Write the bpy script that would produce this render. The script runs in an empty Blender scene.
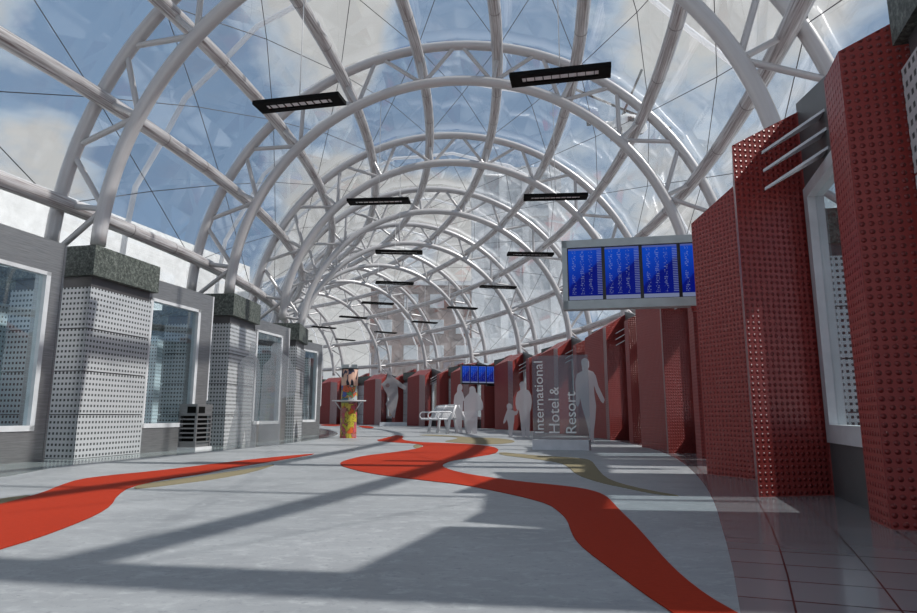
import bpy, math, random
from mathutils import Vector, Matrix
random.seed(4)
D = bpy.data
SC = bpy.context.scene
COL = SC.collection

# ------------------------------------------------------------------ hall layout
# The hall is a barrel vault bent along a ring.  (i, off, z): i = bay along the ring,
# off = distance from the centre line, z = height, all in units of the vault radius S.
S = 4.25
CX, CY, RC = -7.27782, 3.18964, 7.28078
A0, DA = -0.20455, 0.13273
ZC = 0.62198
DPHI, PH0 = 0.31996, 0.17292
RISE = 0.00735 * RC * DA
ROUT = 1.175
NA, NB = -1, 10          # first and last arch


def ang(i):
    return A0 + i * DA


def W(i, off, z=0.0):
    a = ang(i)
    return Vector(((CX + (RC + off) * math.cos(a)) * S, (CY + (RC + off) * math.sin(a)) * S, z * S))


def XY(i, off):
    v = W(i, off)
    return (v.x, v.y)


def phi(k):
    return k * DPHI + PH0


def LT(di, ph, r):
    """vault point in the frame of an arch (x radial, y along the hall, z up)"""
    a = di * DA
    R = RC + r * math.sin(ph)
    return Vector(((R * math.cos(a) - RC) * S, R * math.sin(a) * S, (ZC + r * math.cos(ph) + RISE * di) * S))


def WT(i, ph, r):
    v = W(i, r * math.sin(ph))
    v.z = (ZC + r * math.cos(ph) + RISE * i) * S
    return v


# ------------------------------------------------------------------ mesh builder
class MB:
    def __init__(s):
        s.v = []; s.f = []; s.uv = []; s.sm = []

    def face(s, pts, uvs=None, smooth=False):
        b = len(s.v)
        s.v += [tuple(p) for p in pts]
        s.f.append(list(range(b, b + len(pts))))
        s.uv.append(uvs or [(p[0], p[1]) for p in pts])
        s.sm.append(smooth)

    def prism(s, foot, z0, z1, top=True, bottom=True, closed=True):
        n = len(foot)
        z0 = z0 if isinstance(z0, (list, tuple)) else [z0] * n
        z1 = z1 if isinstance(z1, (list, tuple)) else [z1] * n
        ar = sum(foot[k][0] * foot[(k + 1) % n][1] - foot[(k + 1) % n][0] * foot[k][1] for k in range(n))
        if ar < 0:
            foot = list(reversed(foot)); z0 = list(reversed(z0)); z1 = list(reversed(z1))
        u = 0.0
        for k in range(n):
            m = (k + 1) % n
            a, b = foot[k], foot[m]
            L = math.hypot(b[0] - a[0], b[1] - a[1])
            s.face([(a[0], a[1], z0[k]), (b[0], b[1], z0[m]), (b[0], b[1], z1[m]), (a[0], a[1], z1[k])],
                   [(u, z0[k]), (u + L, z0[m]), (u + L, z1[m]), (u, z1[k])])
            u += L
        if top:
            s.face([(foot[k][0], foot[k][1], z1[k]) for k in range(n)])
        if bottom:
            s.face([(foot[k][0], foot[k][1], z0[k]) for k in reversed(range(n))])
        return s

    def box(s, c, size, rz=0.0, M=None):
        hx, hy, hz = [q / 2 for q in size]
        M = M or (Matrix.Translation(Vector(c)) @ Matrix.Rotation(rz, 4, 'Z'))
        P = lambda x, y, z: M @ Vector((x * hx, y * hy, z * hz))
        for q in ([(-1, -1, -1), (1, -1, -1), (1, -1, 1), (-1, -1, 1)], [(1, -1, -1), (1, 1, -1), (1, 1, 1), (1, -1, 1)],
                  [(1, 1, -1), (-1, 1, -1), (-1, 1, 1), (1, 1, 1)], [(-1, 1, -1), (-1, -1, -1), (-1, -1, 1), (-1, 1, 1)],
                  [(-1, -1, 1), (1, -1, 1), (1, 1, 1), (-1, 1, 1)], [(-1, 1, -1), (1, 1, -1), (1, -1, -1), (-1, -1, -1)]):
            p = [P(*t) for t in q]
            w = (p[1] - p[0]).length; h = (p[3] - p[0]).length
            s.face(p, [(0, 0), (w, 0), (w, h), (0, h)])
        return s

    def tube(s, pts, r, seg=12, caps=True):
        pts = [Vector(p) for p in pts]
        n = len(pts)
        rr = r if isinstance(r, (list, tuple)) else [r] * n
        t0 = (pts[1] - pts[0]).normalized()
        up = Vector((0, 0, 1)) if abs(t0.z) < .9 else Vector((1, 0, 0))
        nrm = t0.cross(up).normalized()
        base = len(s.v)
        u = 0.0; us = []
        for k, p in enumerate(pts):
            t = (pts[min(k + 1, n - 1)] - pts[max(k - 1, 0)]).normalized()
            nrm = (nrm - t * nrm.dot(t)).normalized()
            b = t.cross(nrm)
            if k:
                u += (p - pts[k - 1]).length
            us.append(u)
            for j in range(seg):
                a = 2 * math.pi * j / seg
                s.v.append(tuple(p + (nrm * math.cos(a) + b * math.sin(a)) * rr[k]))
        for k in range(n - 1):
            for j in range(seg):
                m = (j + 1) % seg
                s.f.append([base + k * seg + j, base + k * seg + m, base + (k + 1) * seg + m, base + (k + 1) * seg + j])
                s.uv.append([(us[k], j / seg), (us[k], (j + 1) / seg), (us[k + 1], (j + 1) / seg), (us[k + 1], j / seg)])
                s.sm.append(True)
        if caps:
            for k, rev in ((0, True), (n - 1, False)):
                idx = [base + k * seg + j for j in range(seg)]
                s.f.append(idx[::-1] if rev else idx)
                s.uv.append([(0, 0)] * seg); s.sm.append(False)
        return s

    def lathe(s, prof, c=(0, 0, 0), seg=24):
        c = Vector(c)
        for k in range(len(prof) - 1):
            (r0, h0), (r1, h1) = prof[k], prof[k + 1]
            for j in range(seg):
                a, b = 2 * math.pi * j / seg, 2 * math.pi * (j + 1) / seg
                P = lambda r, h, t: c + Vector((r * math.cos(t), r * math.sin(t), h))
                q = [P(r0, h0, a), P(r0, h0, b), P(r1, h1, b), P(r1, h1, a)]
                if r0 < 1e-6:
                    q = [q[0], q[2], q[3]]
                elif r1 < 1e-6:
                    q = q[:3]
                s.face(q, [(t.x, t.y) for t in q] if abs(h1 - h0) < 1e-5 else
                       ([(a, h0), (b, h0), (b, h1), (a, h1)][:len(q)]), abs(r1 - r0) < abs(h1 - h0))
        return s

    def slab(s, outline, M, th):
        """a flat outline (local x, z) with thickness along local y"""
        n = len(outline)
        ar = sum(outline[k][0] * outline[(k + 1) % n][1] - outline[(k + 1) % n][0] * outline[k][1] for k in range(n))
        if ar < 0:
            outline = outline[::-1]
        F = [M @ Vector((x, -th / 2, z)) for x, z in outline]
        B = [M @ Vector((x, th / 2, z)) for x, z in outline]
        s.face(F, outline[:])
        s.face(B[::-1], outline[::-1])
        for k in range(n):
            m = (k + 1) % n
            s.face([F[k], B[k], B[m], F[m]])
        return s

    def build(s, name, mat, parent=None, kind=None, weld=False):
        me = D.meshes.new(name)
        me.from_pydata(s.v, [], s.f)
        l = me.uv_layers.new(name='UVMap')
        k = 0
        for uvs in s.uv:
            for q in uvs:
                l.data[k].uv = q; k += 1
        me.polygons.foreach_set('use_smooth', s.sm)
        me.materials.append(mat)
        me.update()
        o = D.objects.new(name, me)
        COL.objects.link(o)
        if parent is not None:
            o.parent = parent
        if kind:
            o['kind'] = kind
        return o


def smooth_mesh(o):
    import bmesh
    bm = bmesh.new(); bm.from_mesh(o.data)
    bmesh.ops.remove_doubles(bm, verts=bm.verts, dist=1e-5)
    for f in bm.faces:
        f.smooth = True
    bm.to_mesh(o.data); bm.free()


def tag(o, label, cat, group=None):
    o['label'] = label; o['category'] = cat
    if group:
        o['group'] = group
    return o


def empty(name, loc, rz=0.0, label=None, cat=None, group=None):
    o = D.objects.new(name, None)
    o.empty_display_size = .2
    COL.objects.link(o)
    o.location = loc; o.rotation_euler = (0, 0, rz)
    if label:
        tag(o, label, cat, group)
    return o


def copy_tree(o, parent=None):
    c = o.copy(); COL.objects.link(c)
    if parent is not None:
        c.parent = parent
    for ch in list(o.children):
        copy_tree(ch, c)
    return c


ORD = ['first', 'second', 'third', 'fourth', 'fifth', 'sixth', 'seventh', 'eighth', 'ninth', 'tenth', 'eleventh', 'twelfth', 'thirteenth']

# ------------------------------------------------------------------ materials


class NT:
    def __init__(s, name):
        s.m = D.materials.new(name); s.m.use_nodes = True
        s.t = s.m.node_tree
        s.b = s.t.nodes['Principled BSDF']; s.o = s.t.nodes['Material Output']

    def n(s, kind, **kw):
        x = s.t.nodes.new(kind)
        for k, v in kw.items():
            if k.startswith('i_'):
                key = k[2:].replace('_', ' ')
                x.inputs[key].default_value = v
            else:
                setattr(x, k, v)
        return x

    def l(s, a, b):
        s.t.links.new(a, b)

    def math(s, op, a, b=None, c=None):
        x = s.t.nodes.new('ShaderNodeMath'); x.operation = op
        for q, v in zip(x.inputs, (a, b, c)):
            if v is None:
                continue
            if hasattr(v, 'is_output'):
                s.l(v, q)
            else:
                q.default_value = v
        return x.outputs[0]

    def ramp(s, fac, stops, interp='LINEAR'):
        r = s.t.nodes.new('ShaderNodeValToRGB')
        r.color_ramp.interpolation = interp
        e = r.color_ramp.elements
        while len(e) < len(stops):
            e.new(1.0)
        for x, (p, c) in zip(e, stops):
            x.position = p; x.color = (*c, 1) if len(c) == 3 else c
        s.l(fac, r.inputs[0])
        return r.outputs[0]

    def mixc(s, fac, a, b, blend='MIX'):
        x = s.t.nodes.new('ShaderNodeMix'); x.data_type = 'RGBA'; x.blend_type = blend
        for q, v in ((x.inputs[0], fac), (x.inputs[6], a), (x.inputs[7], b)):
            if hasattr(v, 'is_output'):
                s.l(v, q)
            elif isinstance(v, (int, float)):
                q.default_value = v
            else:
                q.default_value = (*v, 1)
        return x.outputs[2]

    def uv(s):
        return s.n('ShaderNodeUVMap', uv_map='UVMap').outputs[0]

    def noise(s, vec, scale, detail=4, rough=.55, dist=0.0):
        x = s.n('ShaderNodeTexNoise', i_Scale=scale, i_Detail=detail, i_Roughness=rough, i_Distortion=dist)
        if vec is not None:
            s.l(vec, x.inputs['Vector'])
        return x.outputs['Fac']

    def scaled(s, vec, sc, loc=(0, 0, 0), rot=(0, 0, 0)):
        x = s.n('ShaderNodeMapping')
        x.inputs['Scale'].default_value = sc; x.inputs['Location'].default_value = loc; x.inputs['Rotation'].default_value = rot
        s.l(vec, x.inputs['Vector'])
        return x.outputs[0]

    def setp(s, col=None, rough=None, metal=None, spec=None, **kw):
        b = s.b
        for key, v in (('Base Color', col), ('Roughness', rough), ('Metallic', metal), ('Specular IOR Level', spec)):
            if v is None:
                continue
            if hasattr(v, 'is_output'):
                s.l(v, b.inputs[key])
            else:
                b.inputs[key].default_value = (*v, 1) if isinstance(v, (tuple, list)) else v
        return s

    def bump(s, h, strength=.3, dist=.01):
        x = s.n('ShaderNodeBump', i_Strength=strength, i_Distance=dist)
        s.l(h, x.inputs['Height']); s.l(x.outputs[0], s.b.inputs['Normal'])

    def cell(s, pu, pv):
        """centred cell coordinates of a grid of holes on the panel's own uv (metres)"""
        sep = s.n('ShaderNodeSeparateXYZ'); s.l(s.uv(), sep.inputs[0])
        cx = s.math('SUBTRACT', s.math('FRACT', s.math('DIVIDE', sep.outputs[0], pu)), .5)
        cy = s.math('SUBTRACT', s.math('FRACT', s.math('DIVIDE', sep.outputs[1], pv)), .5)
        return cx, cy, sep


def smooth_step(t, v, lo, hi):
    x = t.n('ShaderNodeMapRange', interpolation_type='SMOOTHSTEP')
    x.inputs['From Min'].default_value = lo; x.inputs['From Max'].default_value = hi
    t.l(v, x.inputs['Value'])
    return x.outputs[0]


def simple(name, col, rough=.5, metal=0.0, var=.06, spec=None, nscale=6):
    t = NT(name)
    c = D.materials and t.n('ShaderNodeTexCoord').outputs['Object']
    n = t.noise(c, nscale, 3)
    d = tuple(max(0, q * (1 - var * 2)) for q in col); e = tuple(min(1, q * (1 + var)) for q in col)
    t.setp(t.ramp(n, [(.3, d), (.7, e)]), rough, metal, spec)
    return t.m


MT = {}


def make_materials():
    # white painted steel tube with faint drawn streaks along its length
    t = NT('painted_tube')
    st = t.noise(t.scaled(t.uv(), (.7, 26, 1)), 1.0, 3, .6)
    blotch = t.noise(t.n('ShaderNodeTexCoord').outputs['Object'], 1.4, 3)
    c = t.mixc(t.math('MULTIPLY', st, .7), (.56, .555, .565), (.35, .33, .335))
    c = t.mixc(t.math('MULTIPLY', blotch, .35), c, (.46, .44, .445))
    t.setp(c, .30, .15, .6)
    MT['tube'] = t.m
    # purlins: darker, with a brown grain
    t = NT('purlin_tube')
    st = t.noise(t.scaled(t.uv(), (1.3, 30, 1)), 1.0, 4, .65)
    c = t.ramp(st, [(.36, (.21, .175, .175)), (.5, (.47, .45, .455)), (.68, (.68, .68, .69))])
    t.setp(c, .32, .15, .6)
    MT['purlin'] = t.m
    MT['collar'] = simple('collar_metal', (.26, .24, .24), .5, .1)
    MT['cable'] = simple('steel_cable', (.12, .12, .125), .5, .3)
    MT['white_cable'] = simple('white_cord', (.7, .71, .72), .5)
    # roof glazing: clear, slightly milky pane that mirrors the sky at grazing angles
    t = NT('roof_glass')
    lw = t.n('ShaderNodeLayerWeight', i_Blend=.30)
    tr = t.n('ShaderNodeBsdfTransparent'); tr.inputs[0].default_value = (.92, .94, .955, 1)
    gl = t.n('ShaderNodeBsdfGlossy', i_Roughness=.06); gl.inputs[0].default_value = (.86, .88, .90, 1)
    df = t.n('ShaderNodeBsdfTranslucent'); df.inputs[0].default_value = (.75, .77, .8, 1)
    d2 = t.n('ShaderNodeBsdfDiffuse'); d2.inputs[0].default_value = (.7, .71, .74, 1)
    co = t.n('ShaderNodeTexCoord').outputs['Object']
    film = t.noise(t.scaled(co, (.35, .35, .8), rot=(.3, .5, .2)), 1.1, 4, .6, .6)
    film = smooth_step(t, film, .46, .78)
    m0 = t.n('ShaderNodeMixShader'); m0.inputs[0].default_value = .5
    t.l(df.outputs[0], m0.inputs[1]); t.l(d2.outputs[0], m0.inputs[2])
    m1 = t.n('ShaderNodeMixShader')
    t.l(t.math('MULTIPLY_ADD', film, .16, .055), m1.inputs[0])
    t.l(tr.outputs[0], m1.inputs[1]); t.l(m0.outputs[0], m1.inputs[2])
    m2 = t.n('ShaderNodeMixShader')
    t.l(t.math('MULTIPLY_ADD', lw.outputs['Facing'], .62, .03), m2.inputs[0])
    t.l(m1.outputs[0], m2.inputs[1]); t.l(gl.outputs[0], m2.inputs[2])
    t.l(m2.outputs[0], t.o.inputs[0])
    MT['glass'] = t.m
    # frosted seams at the folds of the glazing
    t = NT('frosted_seam')
    tr = t.n('ShaderNodeBsdfTransparent')
    df = t.n('ShaderNodeBsdfTranslucent'); df.inputs[0].default_value = (.9, .9, .92, 1)
    d2 = t.n('ShaderNodeBsdfDiffuse'); d2.inputs[0].default_value = (.85, .86, .88, 1)
    m0 = t.n('ShaderNodeMixShader'); m0.inputs[0].default_value = .5
    t.l(df.outputs[0], m0.inputs[1]); t.l(d2.outputs[0], m0.inputs[2])
    m1 = t.n('ShaderNodeMixShader'); m1.inputs[0].default_value = .62
    t.l(tr.outputs[0], m1.inputs[1]); t.l(m0.outputs[0], m1.inputs[2]); t.l(m1.outputs[0], t.o.inputs[0])
    MT['seam'] = t.m
    # window pane
    t = NT('window_glass')
    tr = t.n('ShaderNodeBsdfTransparent'); tr.inputs[0].default_value = (.88, .95, .97, 1)
    gl = t.n('ShaderNodeBsdfGlossy', i_Roughness=.02)
    lw = t.n('ShaderNodeLayerWeight', i_Blend=.25)
    m2 = t.n('ShaderNodeMixShader')
    t.l(t.math('MULTIPLY_ADD', lw.outputs['Facing'], .35, .05), m2.inputs[0])
    t.l(tr.outputs[0], m2.inputs[1]); t.l(gl.outputs[0], m2.inputs[2]); t.l(m2.outputs[0], t.o.inputs[0])
    MT['pane'] = t.m
    # sign glass
    t = NT('sign_glass')
    tr = t.n('ShaderNodeBsdfTransparent'); tr.inputs[0].default_value = (.86, .88, .88, 1)
    gl = t.n('ShaderNodeBsdfGlossy', i_Roughness=.03)
    df = t.n('ShaderNodeBsdfDiffuse'); df.inputs[0].default_value = (.42, .45, .46, 1)
    lw = t.n('ShaderNodeLayerWeight', i_Blend=.25)
    m1 = t.n('ShaderNodeMixShader'); m1.inputs[0].default_value = .12
    t.l(tr.outputs[0], m1.inputs[1]); t.l(df.outputs[0], m1.inputs[2])
    m2 = t.n('ShaderNodeMixShader')
    t.l(t.math('MULTIPLY_ADD', lw.outputs['Facing'], .25, .04), m2.inputs[0])
    t.l(m1.outputs[0], m2.inputs[1]); t.l(gl.outputs[0], m2.inputs[2]); t.l(m2.outputs[0], t.o.inputs[0])
    MT['sign_glass'] = t.m
    # translucent silhouettes
    for nm, fac, col in (('silhouette', .62, (.72, .69, .715)), ('silhouette_pale', .34, (.62, .64, .66))):
        t = NT(nm)
        tr = t.n('ShaderNodeBsdfTransparent')
        df = t.n('ShaderNodeBsdfDiffuse'); df.inputs[0].default_value = (*col, 1)
        tl = t.n('ShaderNodeBsdfTranslucent'); tl.inputs[0].default_value = (*col, 1)
        m0 = t.n('ShaderNodeMixShader'); m0.inputs[0].default_value = .45
        t.l(df.outputs[0], m0.inputs[1]); t.l(tl.outputs[0], m0.inputs[2])
        m1 = t.n('ShaderNodeMixShader'); m1.inputs[0].default_value = fac
        t.l(tr.outputs[0], m1.inputs[1]); t.l(m0.outputs[0], m1.inputs[2]); t.l(m1.outputs[0], t.o.inputs[0])
        MT[nm] = t.m
    # concrete floor
    t = NT('polished_concrete')
    co = t.n('ShaderNodeTexCoord').outputs['Object']
    n1 = t.noise(t.scaled(co, (1.0, 2.2, 1), rot=(0, 0, .25)), 1.1, 6, .62, .4)
    n2 = t.noise(t.scaled(co, (4.5, 7, 1), rot=(0, 0, .5)), 2.0, 6, .75, .5)
    n3 = t.noise(co, 60, 3, .7)
    c = t.ramp(n1, [(.3, (.215, .225, .238)), (.7, (.325, .337, .35))])
    c = t.mixc(smooth_step(t, n2, .48, .68), c, (.385, .398, .41))
    n4 = t.noise(t.scaled(co, (11, 14, 1), rot=(0, 0, -.1)), 2.0, 5, .8)
    c = t.mixc(smooth_step(t, n4, .54, .66), c, (.20, .21, .222))
    c = t.mixc(t.math('MULTIPLY', n3, .4), c, (.19, .20, .21))
    t.setp(c, t.math('MULTIPLY_ADD', n2, .25, .36), 0, .4)
    t.bump(n2, .12, .004)
    MT['concrete'] = t.m
    # dark glossy floor tiles of the borders
    for nm, base, line in (('dark_tile', (.20, .19, .198), (.055, .02, .02)), ('green_tile', (.20, .235, .235), (.15, .18, .18))):
        t = NT(nm)
        br = t.n('ShaderNodeTexBrick', offset=0.0, i_Scale=1.0)
        br.inputs['Color1'].default_value = (*base, 1)
        br.inputs['Color2'].default_value = (*[q * 1.12 for q in base], 1)
        br.inputs['Mortar'].default_value = (*line, 1)
        br.inputs['Mortar Size'].default_value = .012
        br.inputs['Brick Width'].default_value = 1.0; br.inputs['Row Height'].default_value = .62
        t.l(t.uv(), br.inputs['Vector'])
        t.setp(br.outputs['Color'], .13, 0, .45)
        MT[nm] = t.m
    # carpet inlays
    for nm, col in (('red_carpet', (.31, .023, .006)), ('tan_carpet', (.20, .17, .105))):
        t = NT(nm)
        co = t.n('ShaderNodeTexCoord').outputs['Object']
        n = t.noise(t.scaled(co, (10, 40, 10)), 3, 4, .7)
        c = t.ramp(n, [(.3, tuple(q * .82 for q in col)), (.7, tuple(q * 1.1 for q in col))])
        t.setp(c, .85, 0, .15); t.bump(n, .2, .004)
        MT[nm] = t.m
    # red embossed cladding (round studs)
    t = NT('red_studded_cladding')
    cx, cy, sep = t.cell(.042, .042)
    r = t.math('SQRT', t.math('ADD', t.math('MULTIPLY', cx, cx), t.math('MULTIPLY', cy, cy)))
    dome = t.math('SQRT', t.math('MAXIMUM', t.math('SUBTRACT', .1, t.math('MULTIPLY', r, r)), 0.0))
    rim = smooth_step(t, r, .30, .34)
    c = t.mixc(rim, (.20, .014, .012), (.275, .036, .031))
    t.setp(c, .38, 0, .5)
    t.bump(dome, 1.0, .045)
    MT['red'] = t.m
    # white perforated metal
    t = NT('white_perforated_metal')
    cx, cy, sep = t.cell(.056, .068)
    hx = t.math('LESS_THAN', t.math('ABSOLUTE', cx), .26)
    hy = t.math('LESS_THAN', t.math('ABSOLUTE', cy), .22)
    hole = t.math('MULTIPLY', hx, hy)
    c = t.mixc(hole, (.50, .515, .53), (.035, .037, .04))
    t.setp(c, t.math('MULTIPLY_ADD', hole, .5, .24), t.math('MULTIPLY_ADD', hole, -.2, .2), .6)
    MT['perf'] = t.m
    t = NT('blue_perforated_screen')
    cx, cy, sep = t.cell(.055, .07)
    hx = t.math('LESS_THAN', t.math('ABSOLUTE', cx), .2)
    hy = t.math('LESS_THAN', t.math('ABSOLUTE', cy), .2)
    c = t.mixc(t.math('MULTIPLY', hx, hy), (.72, .80, .84), (.12, .14, .15))
    t.setp(c, .4, .1, .5)
    MT['perf_blue'] = t.m
    t = NT('dark_perforated_metal')
    cx, cy, sep = t.cell(.05, .05)
    hx = t.math('LESS_THAN', t.math('ABSOLUTE', cx), .3)
    hy = t.math('LESS_THAN', t.math('ABSOLUTE', cy), .3)
    c = t.mixc(t.math('MULTIPLY', hx, hy), (.36, .24, .24), (.12, .05, .05))
    t.setp(c, .4, .3, .5)
    MT['perf_dark'] = t.m
    # granite
    t = NT('green_granite')
    co = t.n('ShaderNodeTexCoord').outputs['Object']
    n = t.noise(co, 26, 5, .75)
    n2 = t.noise(co, 60, 2, .6)
    c = t.ramp(n, [(.36, (.018, .023, .020)), (.5, (.068, .08, .072)), (.66, (.19, .207, .187))])
    c = t.mixc(smooth_step(t, n2, .58, .7), c, (.03, .035, .03))
    t.setp(c, .55, 0, .4); t.bump(n, .35, .01)
    MT['granite'] = t.m
    # brushed steel
    t = NT('brushed_steel')
    n = t.noise(t.scaled(t.uv(), (2, 40, 1)), 2.0, 4, .6)
    n2 = t.noise(t.scaled(t.uv(), (9, 14, 1)), 1.2, 2)
    c = t.ramp(n, [(.3, (.24, .24, .245)), (.7, (.36, .36, .365))])
    t.setp(c, t.math('MULTIPLY_ADD', n2, .3, .25), .75, .5)
    MT['steel'] = t.m
    MT['grey_panel'] = simple('grey_wall_panel', (.115, .12, .122), .45, .2)
    MT['white_frame'] = simple('white_window_frame', (.60, .61, .63), .3, .1)
    MT['white_metal'] = simple('white_coated_metal', (.62, .62, .64), .38, .1)
    MT['dark_steel'] = simple('dark_neck_metal', (.09, .085, .088), .4, .4)
    MT['black'] = simple('black_lamp_housing', (.004, .004, .004), .7, 0, .06, .1)
    MT['lamp'] = simple('lamp_reflector', (.80, .80, .82), .4, .1)
    MT['board'] = simple('grey_board_casing', (.40, .44, .45), .35, .3)
    MT['black_gloss'] = simple('black_bezel', (.01, .01, .012), .3)
    MT['plinth'] = simple('pale_plinth', (.62, .64, .68), .5)
    MT['sculpture'] = simple('grey_cast_stone', (.34, .32, .33), .6)
    MT['render_white'] = simple('white_render', (.74, .75, .76), .8)
    MT['brick'] = simple('brown_render', (.30, .21, .18), .9, 0, .2, None, .6)
    MT['grey_glass'] = simple('grey_facade_glass', (.60, .615, .63), .3, .1)
    MT['paving'] = simple('outdoor_paving', (.42, .43, .44), .9)
    MT['heli'] = simple('white_helicopter_paint', (.80, .80, .80), .35)
    MT['heli_dark'] = simple('black_rotor', (.02, .02, .02), .5)
    MT['text'] = simple('white_lettering', (.78, .80, .80), .5)
    # flight screens
    t = NT('flight_screen')
    sep = t.n('ShaderNodeSeparateXYZ'); t.l(t.uv(), sep.inputs[0])
    x, y = sep.outputs[0], sep.outputs[1]          # 0..1 on each screen
    row = t.math('FRACT', t.math('MULTIPLY', y, 30.0))
    ln = t.math('MULTIPLY', t.math('GREATER_THAN', row, .30), t.math('LESS_THAN', row, .72))
    rowi = t.math('FLOOR', t.math('MULTIPLY', y, 30.0))
    cv = t.n('ShaderNodeCombineXYZ'); t.l(t.math('MULTIPLY', x, 20.0), cv.inputs[0]); t.l(t.math('MULTIPLY', rowi, 3.7), cv.inputs[1])
    words = t.noise(cv.outputs[0], 1.0, 1, .5)
    cols = t.math('GREATER_THAN', t.math('FRACT', t.math('MULTIPLY', t.math('ADD', x, .03), 4.0)), .55)
    last = t.math('GREATER_THAN', x, .86)
    txt = t.math('MULTIPLY', ln, t.math('MAXIMUM', t.math('MULTIPLY', cols, t.math('GREATER_THAN', words, .5)), last))
    body = t.math('MULTIPLY', t.math('GREATER_THAN', y, .10), t.math('LESS_THAN', y, .95))
    txt = t.math('MULTIPLY', txt, body)
    dia = t.math('SUBTRACT', t.math('ADD', y, t.math('MULTIPLY', x, -.55)), .12)
    wob = t.math('MULTIPLY', t.noise(t.uv(), 6, 3), .16)
    dark = smooth_step(t, t.math('ADD', dia, wob), .16, .23)
    top = smooth_step(t, t.math('ADD', y, t.math('MULTIPLY', x, -.35)), .1, .9)
    blue = t.mixc(top, (.003, .02, .34), (.004, .075, .62))
    blue = t.mixc(dark, (.002, .008, .22), blue)
    col = t.mixc(t.math('MULTIPLY', txt, .30), blue, (.55, .65, .9))
    foot = t.math('LESS_THAN', y, .075)
    col = t.mixc(foot, col, (.22, .26, .42))
    headr = t.math('GREATER_THAN', y, .965)
    col = t.mixc(headr, col, (.10, .14, .45))
    t.setp((0, 0, 0), .4, 0, .1)
    t.l(col, t.b.inputs['Emission Color']); t.b.inputs['Emission Strength'].default_value = .66
    MT['screen'] = t.m
    # painted kiosk
    t = NT('graffiti_paint')
    co = t.n('ShaderNodeTexCoord').outputs['Object']
    vv = t.n('ShaderNodeVectorMath', operation='ADD')
    ns = t.n('ShaderNodeTexNoise', i_Scale=6.0, i_Detail=3)
    t.l(co, ns.inputs['Vector']); t.l(t.scaled(ns.outputs['Color'], (.35, .35, .35)), vv.inputs[0]); t.l(co, vv.inputs[1])
    vo = t.n('ShaderNodeTexVoronoi', i_Scale=8.5); t.l(vv.outputs[0], vo.inputs['Vector'])
    sepc = t.n('ShaderNodeSeparateColor'); t.l(vo.outputs['Color'], sepc.inputs[0])
    sz = t.n('ShaderNodeSeparateXYZ'); t.l(co, sz.inputs[0])
    warm = t.ramp(sepc.outputs[0], [(0, (.42, .36, .03)), (.34, (.60, .11, .02)), (.52, (.45, .07, .10)), (.68, (.50, .38, .06)), (.85, (.35, .12, .12))], 'CONSTANT')
    cool = t.ramp(sepc.outputs[1], [(0, (.05, .16, .22)), (.22, (.55, .10, .04)), (.4, (.10, .26, .10)), (.58, (.45, .33, .10)), (.75, (.30, .34, .34)), (.9, (.06, .10, .35))], 'CONSTANT')
    c = t.mixc(smooth_step(t, sz.outputs[2], .78, .86), warm, cool)
    ve = t.n('ShaderNodeTexVoronoi', feature='DISTANCE_TO_EDGE', i_Scale=8.5); t.l(vv.outputs[0], ve.inputs['Vector'])
    c = t.mixc(t.math('LESS_THAN', ve.outputs['Distance'], .035), c, (.09, .05, .02))
    t.setp(c, .4)
    MT['graffiti'] = t.m
    t = NT('portrait_print')
    co = t.n('ShaderNodeTexCoord').outputs['Object']
    n = t.noise(t.scaled(co, (5, 5, 2.6), loc=(2.3, .4, .3)), 1.9, 1.5, .4, .5)
    c = t.ramp(n, [(.38, (.006, .006, .01)), (.44, (.02, .03, .09)), (.47, (.60, .36, .27)), (.8, (.72, .50, .40))])
    t.setp(c, .4)
    MT['portrait'] = t.m


make_materials()

# ------------------------------------------------------------------ floor and ground
fl = MB()
edge_r = [(-4, .65), (-1.13, .671), (-.97, .675), (-.83, .678), (-.45, .696), (-.06, .715), (.43, .745), (.96, .765), (1.5, .772), (3, .775), (12, .775)]
edge_l = [(-4, -.65), (-.62, -.66), (-.3, -.80), (0, -.812), (.4, -.812), (1.0, -.76), (2.5, -.715), (12, -.715)]


def lerp(tab, x):
    for (a, p), (b, q) in zip(tab, tab[1:]):
        if a <= x <= b:
            return p + (q - p) * (x - a) / (b - a)
    return tab[-1][1]


N = 150
for k in range(N):
    i0, i1 = -4 + 16 * k / N, -4 + 16 * (k + 1) / N
    M_ = 6
    for j in range(M_):
        def o_(i, j): return lerp(edge_l, i) + (lerp(edge_r, i) - lerp(edge_l, i)) * j / M_
        fl.face([W(i0, o_(i0, j)), W(i0, o_(i0, j + 1)), W(i1, o_(i1, j + 1)), W(i1, o_(i1, j))])
fl.build('floor', MT['concrete'], None, 'structure')
for nm, tab, far, mat in (('trim_1', edge_r, 1.32, 'dark_tile'), ('trim_2', edge_l, -1.32, 'green_tile')):
    b = MB()
    for k in range(N):
        i0, i1 = -4 + 16 * k / N, -4 + 16 * (k + 1) / N
        for j in range(4):
            p = lambda i, j: lerp(tab, i) + (far - lerp(tab, i)) * j / 4
            q = [(i0, p(i0, j)), (i0, p(i0, j + 1)), (i1, p(i1, j + 1)), (i1, p(i1, j))]
            if far < 0:
                q = q[::-1]
            b.face([W(*t) for t in q], [((abs(t[1]) - .087 * (t[0] + .56) - .753) * S / .266, t[0] * DA * (RC + .8) * S / .40) for t in q])
    b.build(nm, MT[mat], None, 'structure')
g = MB(); g.face([(-150, -60, -.02), (150, -60, -.02), (150, 240, -.02), (-150, 240, -.02)])
g.build('ground', MT['paving'], None, 'structure')

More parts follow.
